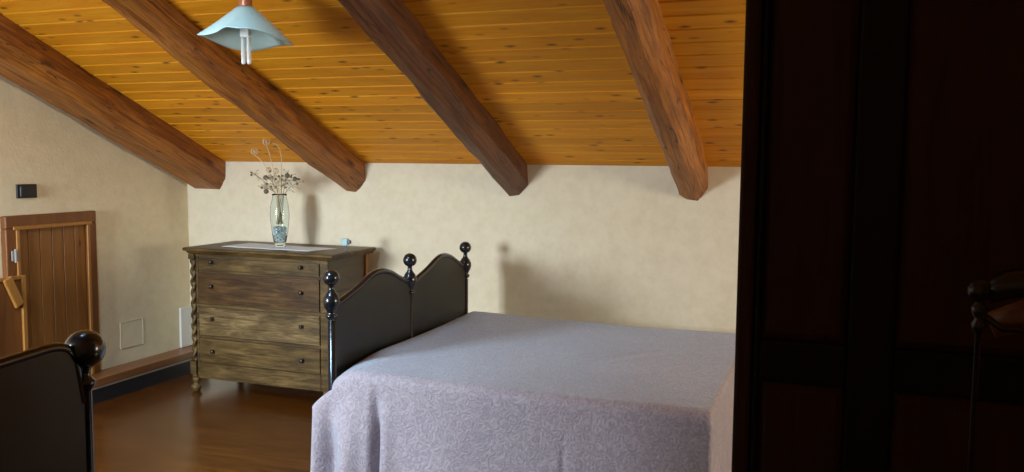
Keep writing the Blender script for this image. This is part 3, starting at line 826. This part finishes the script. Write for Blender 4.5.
# ================================================================ dark turned stand at the far right
SX, SY = .212, 1.5
r = empty('coat_stand', (SX, SY, 0), 'dark slender coat stand with ball finial at the far right edge', 'coat stand')
bm = bmesh.new(); prof = [(.016,.10),(.014,.14),(.0048,.20),(.0042,1.34),(.009,1.348),(.011,1.356),(.006,1.364),(.010,1.372),(.012,1.380),(.007,1.388)]
for q in range(15):
    a = -PI/2*.8 + (PI/2+PI/2*.8)*q/14; prof.append((.0185*math.cos(a), 1.408+.0185*math.sin(a)))
lathe(bm, prof, (SX, SY, 0), 22); part('pole', bm, 'stand', r, smooth=True)
for k in range(3):
    a = k*2*PI/3+.5; bm = bmesh.new()
    tube(bm, [(SX+.012*math.cos(a), SY+.012*math.sin(a), .13), (SX+.10*math.cos(a), SY+.10*math.sin(a), .09), (SX+.19*math.cos(a), SY+.19*math.sin(a), .008)], [.010,.009,.008], 8)
    part('leg', bm, 'stand', r, smooth=True)
bm = bmesh.new(); tube(bm, [(SX+.008,SY,1.402),(SX+.035,SY,1.418),(SX+.09,SY,1.428),(SX+.16,SY,1.418),(SX+.20,SY,1.44)], [.016,.022,.024,.018,.010], 12); part('arm', bm, 'stand', r, smooth=True)
bm = bmesh.new(); tube(bm, [(SX+.004,SY,1.372),(SX+.03,SY,1.352),(SX+.07,SY,1.350),(SX+.13,SY,1.366),(SX+.17,SY,1.40)], .0055, 10); part('arm', bm, 'stand', r, smooth=True)
# wooden coat hanger behind the arms
r = empty('coat_hanger', (SX+.15, SY+.04, 1.33), 'orange-brown curved wooden coat hanger on the dark stand at the right edge', 'coat hanger')
bm = bmesh.new(); tube(bm, [(SX+.022,SY+.035,1.350),(SX+.08,SY+.035,1.372),(SX+.15,SY+.035,1.385),(SX+.22,SY+.035,1.372),(SX+.29,SY+.035,1.335)], [.020,.026,.028,.024,.015], 12); part('hanger_body', bm, 'hanger', r, smooth=True)
bm = bmesh.new(); tube(bm, [(SX+.15,SY+.035,1.41),(SX+.15,SY+.033,1.445),(SX+.15,SY+.015,1.462),(SX+.15,SY-.005,1.452),(SX+.15,SY-.01,1.44)], .002, 8); part('hook', bm, 'ornament_dark', r, smooth=True)

# ================================================================ hanging lamp
LX, LY, LZ = -2.486, 3.308, 2.262      # LZ: top of the glass
r = empty('pendant_lamp', (LX, LY, zc(LY)), 'pendant lamp with wavy white frosted glass shade hanging from the wooden ceiling', 'lamp')
bm = bmesh.new(); lathe(bm, [(.045,-.045),(.05,-.04),(.05,.03)], (LX, LY, zc(LY)-.0), 20); part('ceiling_rose', bm, 'copper', r, smooth=True)
bm = bmesh.new(); lathe(bm, [(.006,LZ+.09),(.006,zc(LY)-.045)], (LX, LY, 0), 10); part('rod', bm, 'copper', r, smooth=True)
bm = bmesh.new(); lathe(bm, [(.031,LZ-.004),(.034,LZ+.004),(.030,LZ+.012),(.030,LZ+.078),(.024,LZ+.090),(.006,LZ+.094)], (LX, LY, 0), 24); tag(part('lamp_holder', bm, 'copper', r, smooth=True), 'copper-brown cylindrical lamp holder')
bm = bmesh.new(); nr, na = 16, 96; rings = []
for i in range(nr+1):
    t = i/nr; ring = []
    for k in range(na):
        a = 2*PI*k/na
        wv = math.cos(4*a + 1.1)                        # handkerchief lobes
        th = a - math.radians(20.3)                     # measured from the shade's right-hand tip
        wv = math.cos(3*th + .5)
        rad = .033 + (.164 + .008*math.cos(2*th))*t
        z = LZ - .143*t - .016*math.cos(th - 1.1)*t**2 - .014*wv*t**3 + .014*math.exp(-((th+PI/2+.15+PI)%(2*PI)-PI)**2/.03)*t**4
        ring.append(bm.verts.new((LX+rad*math.cos(a), LY+rad*math.sin(a), z)))
    rings.append(ring)
for a, b in zip(rings, rings[1:]):
    for k in range(na): bm.faces.new((a[k], a[(k+1)%na], b[(k+1)%na], b[k]))
o = part('lamp_shade', bm, 'frost', r, smooth=True); s_ = o.modifiers.new('s', 'SOLIDIFY'); s_.thickness = .004
tag(o, 'wavy-edged frosted white glass shade')
bulb = bmesh.new(); box(bulb, LX-.024, LX+.024, LY-.014, LY+.014, LZ-.128, LZ-.010); bo = part('bulb_base', bulb, 'tube', r, bevel=.006)
rt = Vector((.938, .3465, 0)).normalized()
for sgn in (-1, 1):
    bm = bmesh.new(); p = Vector((LX, LY, 0)) + rt*sgn*.0125
    lathe(bm, [(.0095,LZ-.127),(.0095,LZ-.238),(.008,LZ-.244),(.004,LZ-.247)][::-1], (p.x, p.y, 0), 16); part('tube', bm, 'tube', bo, smooth=True)
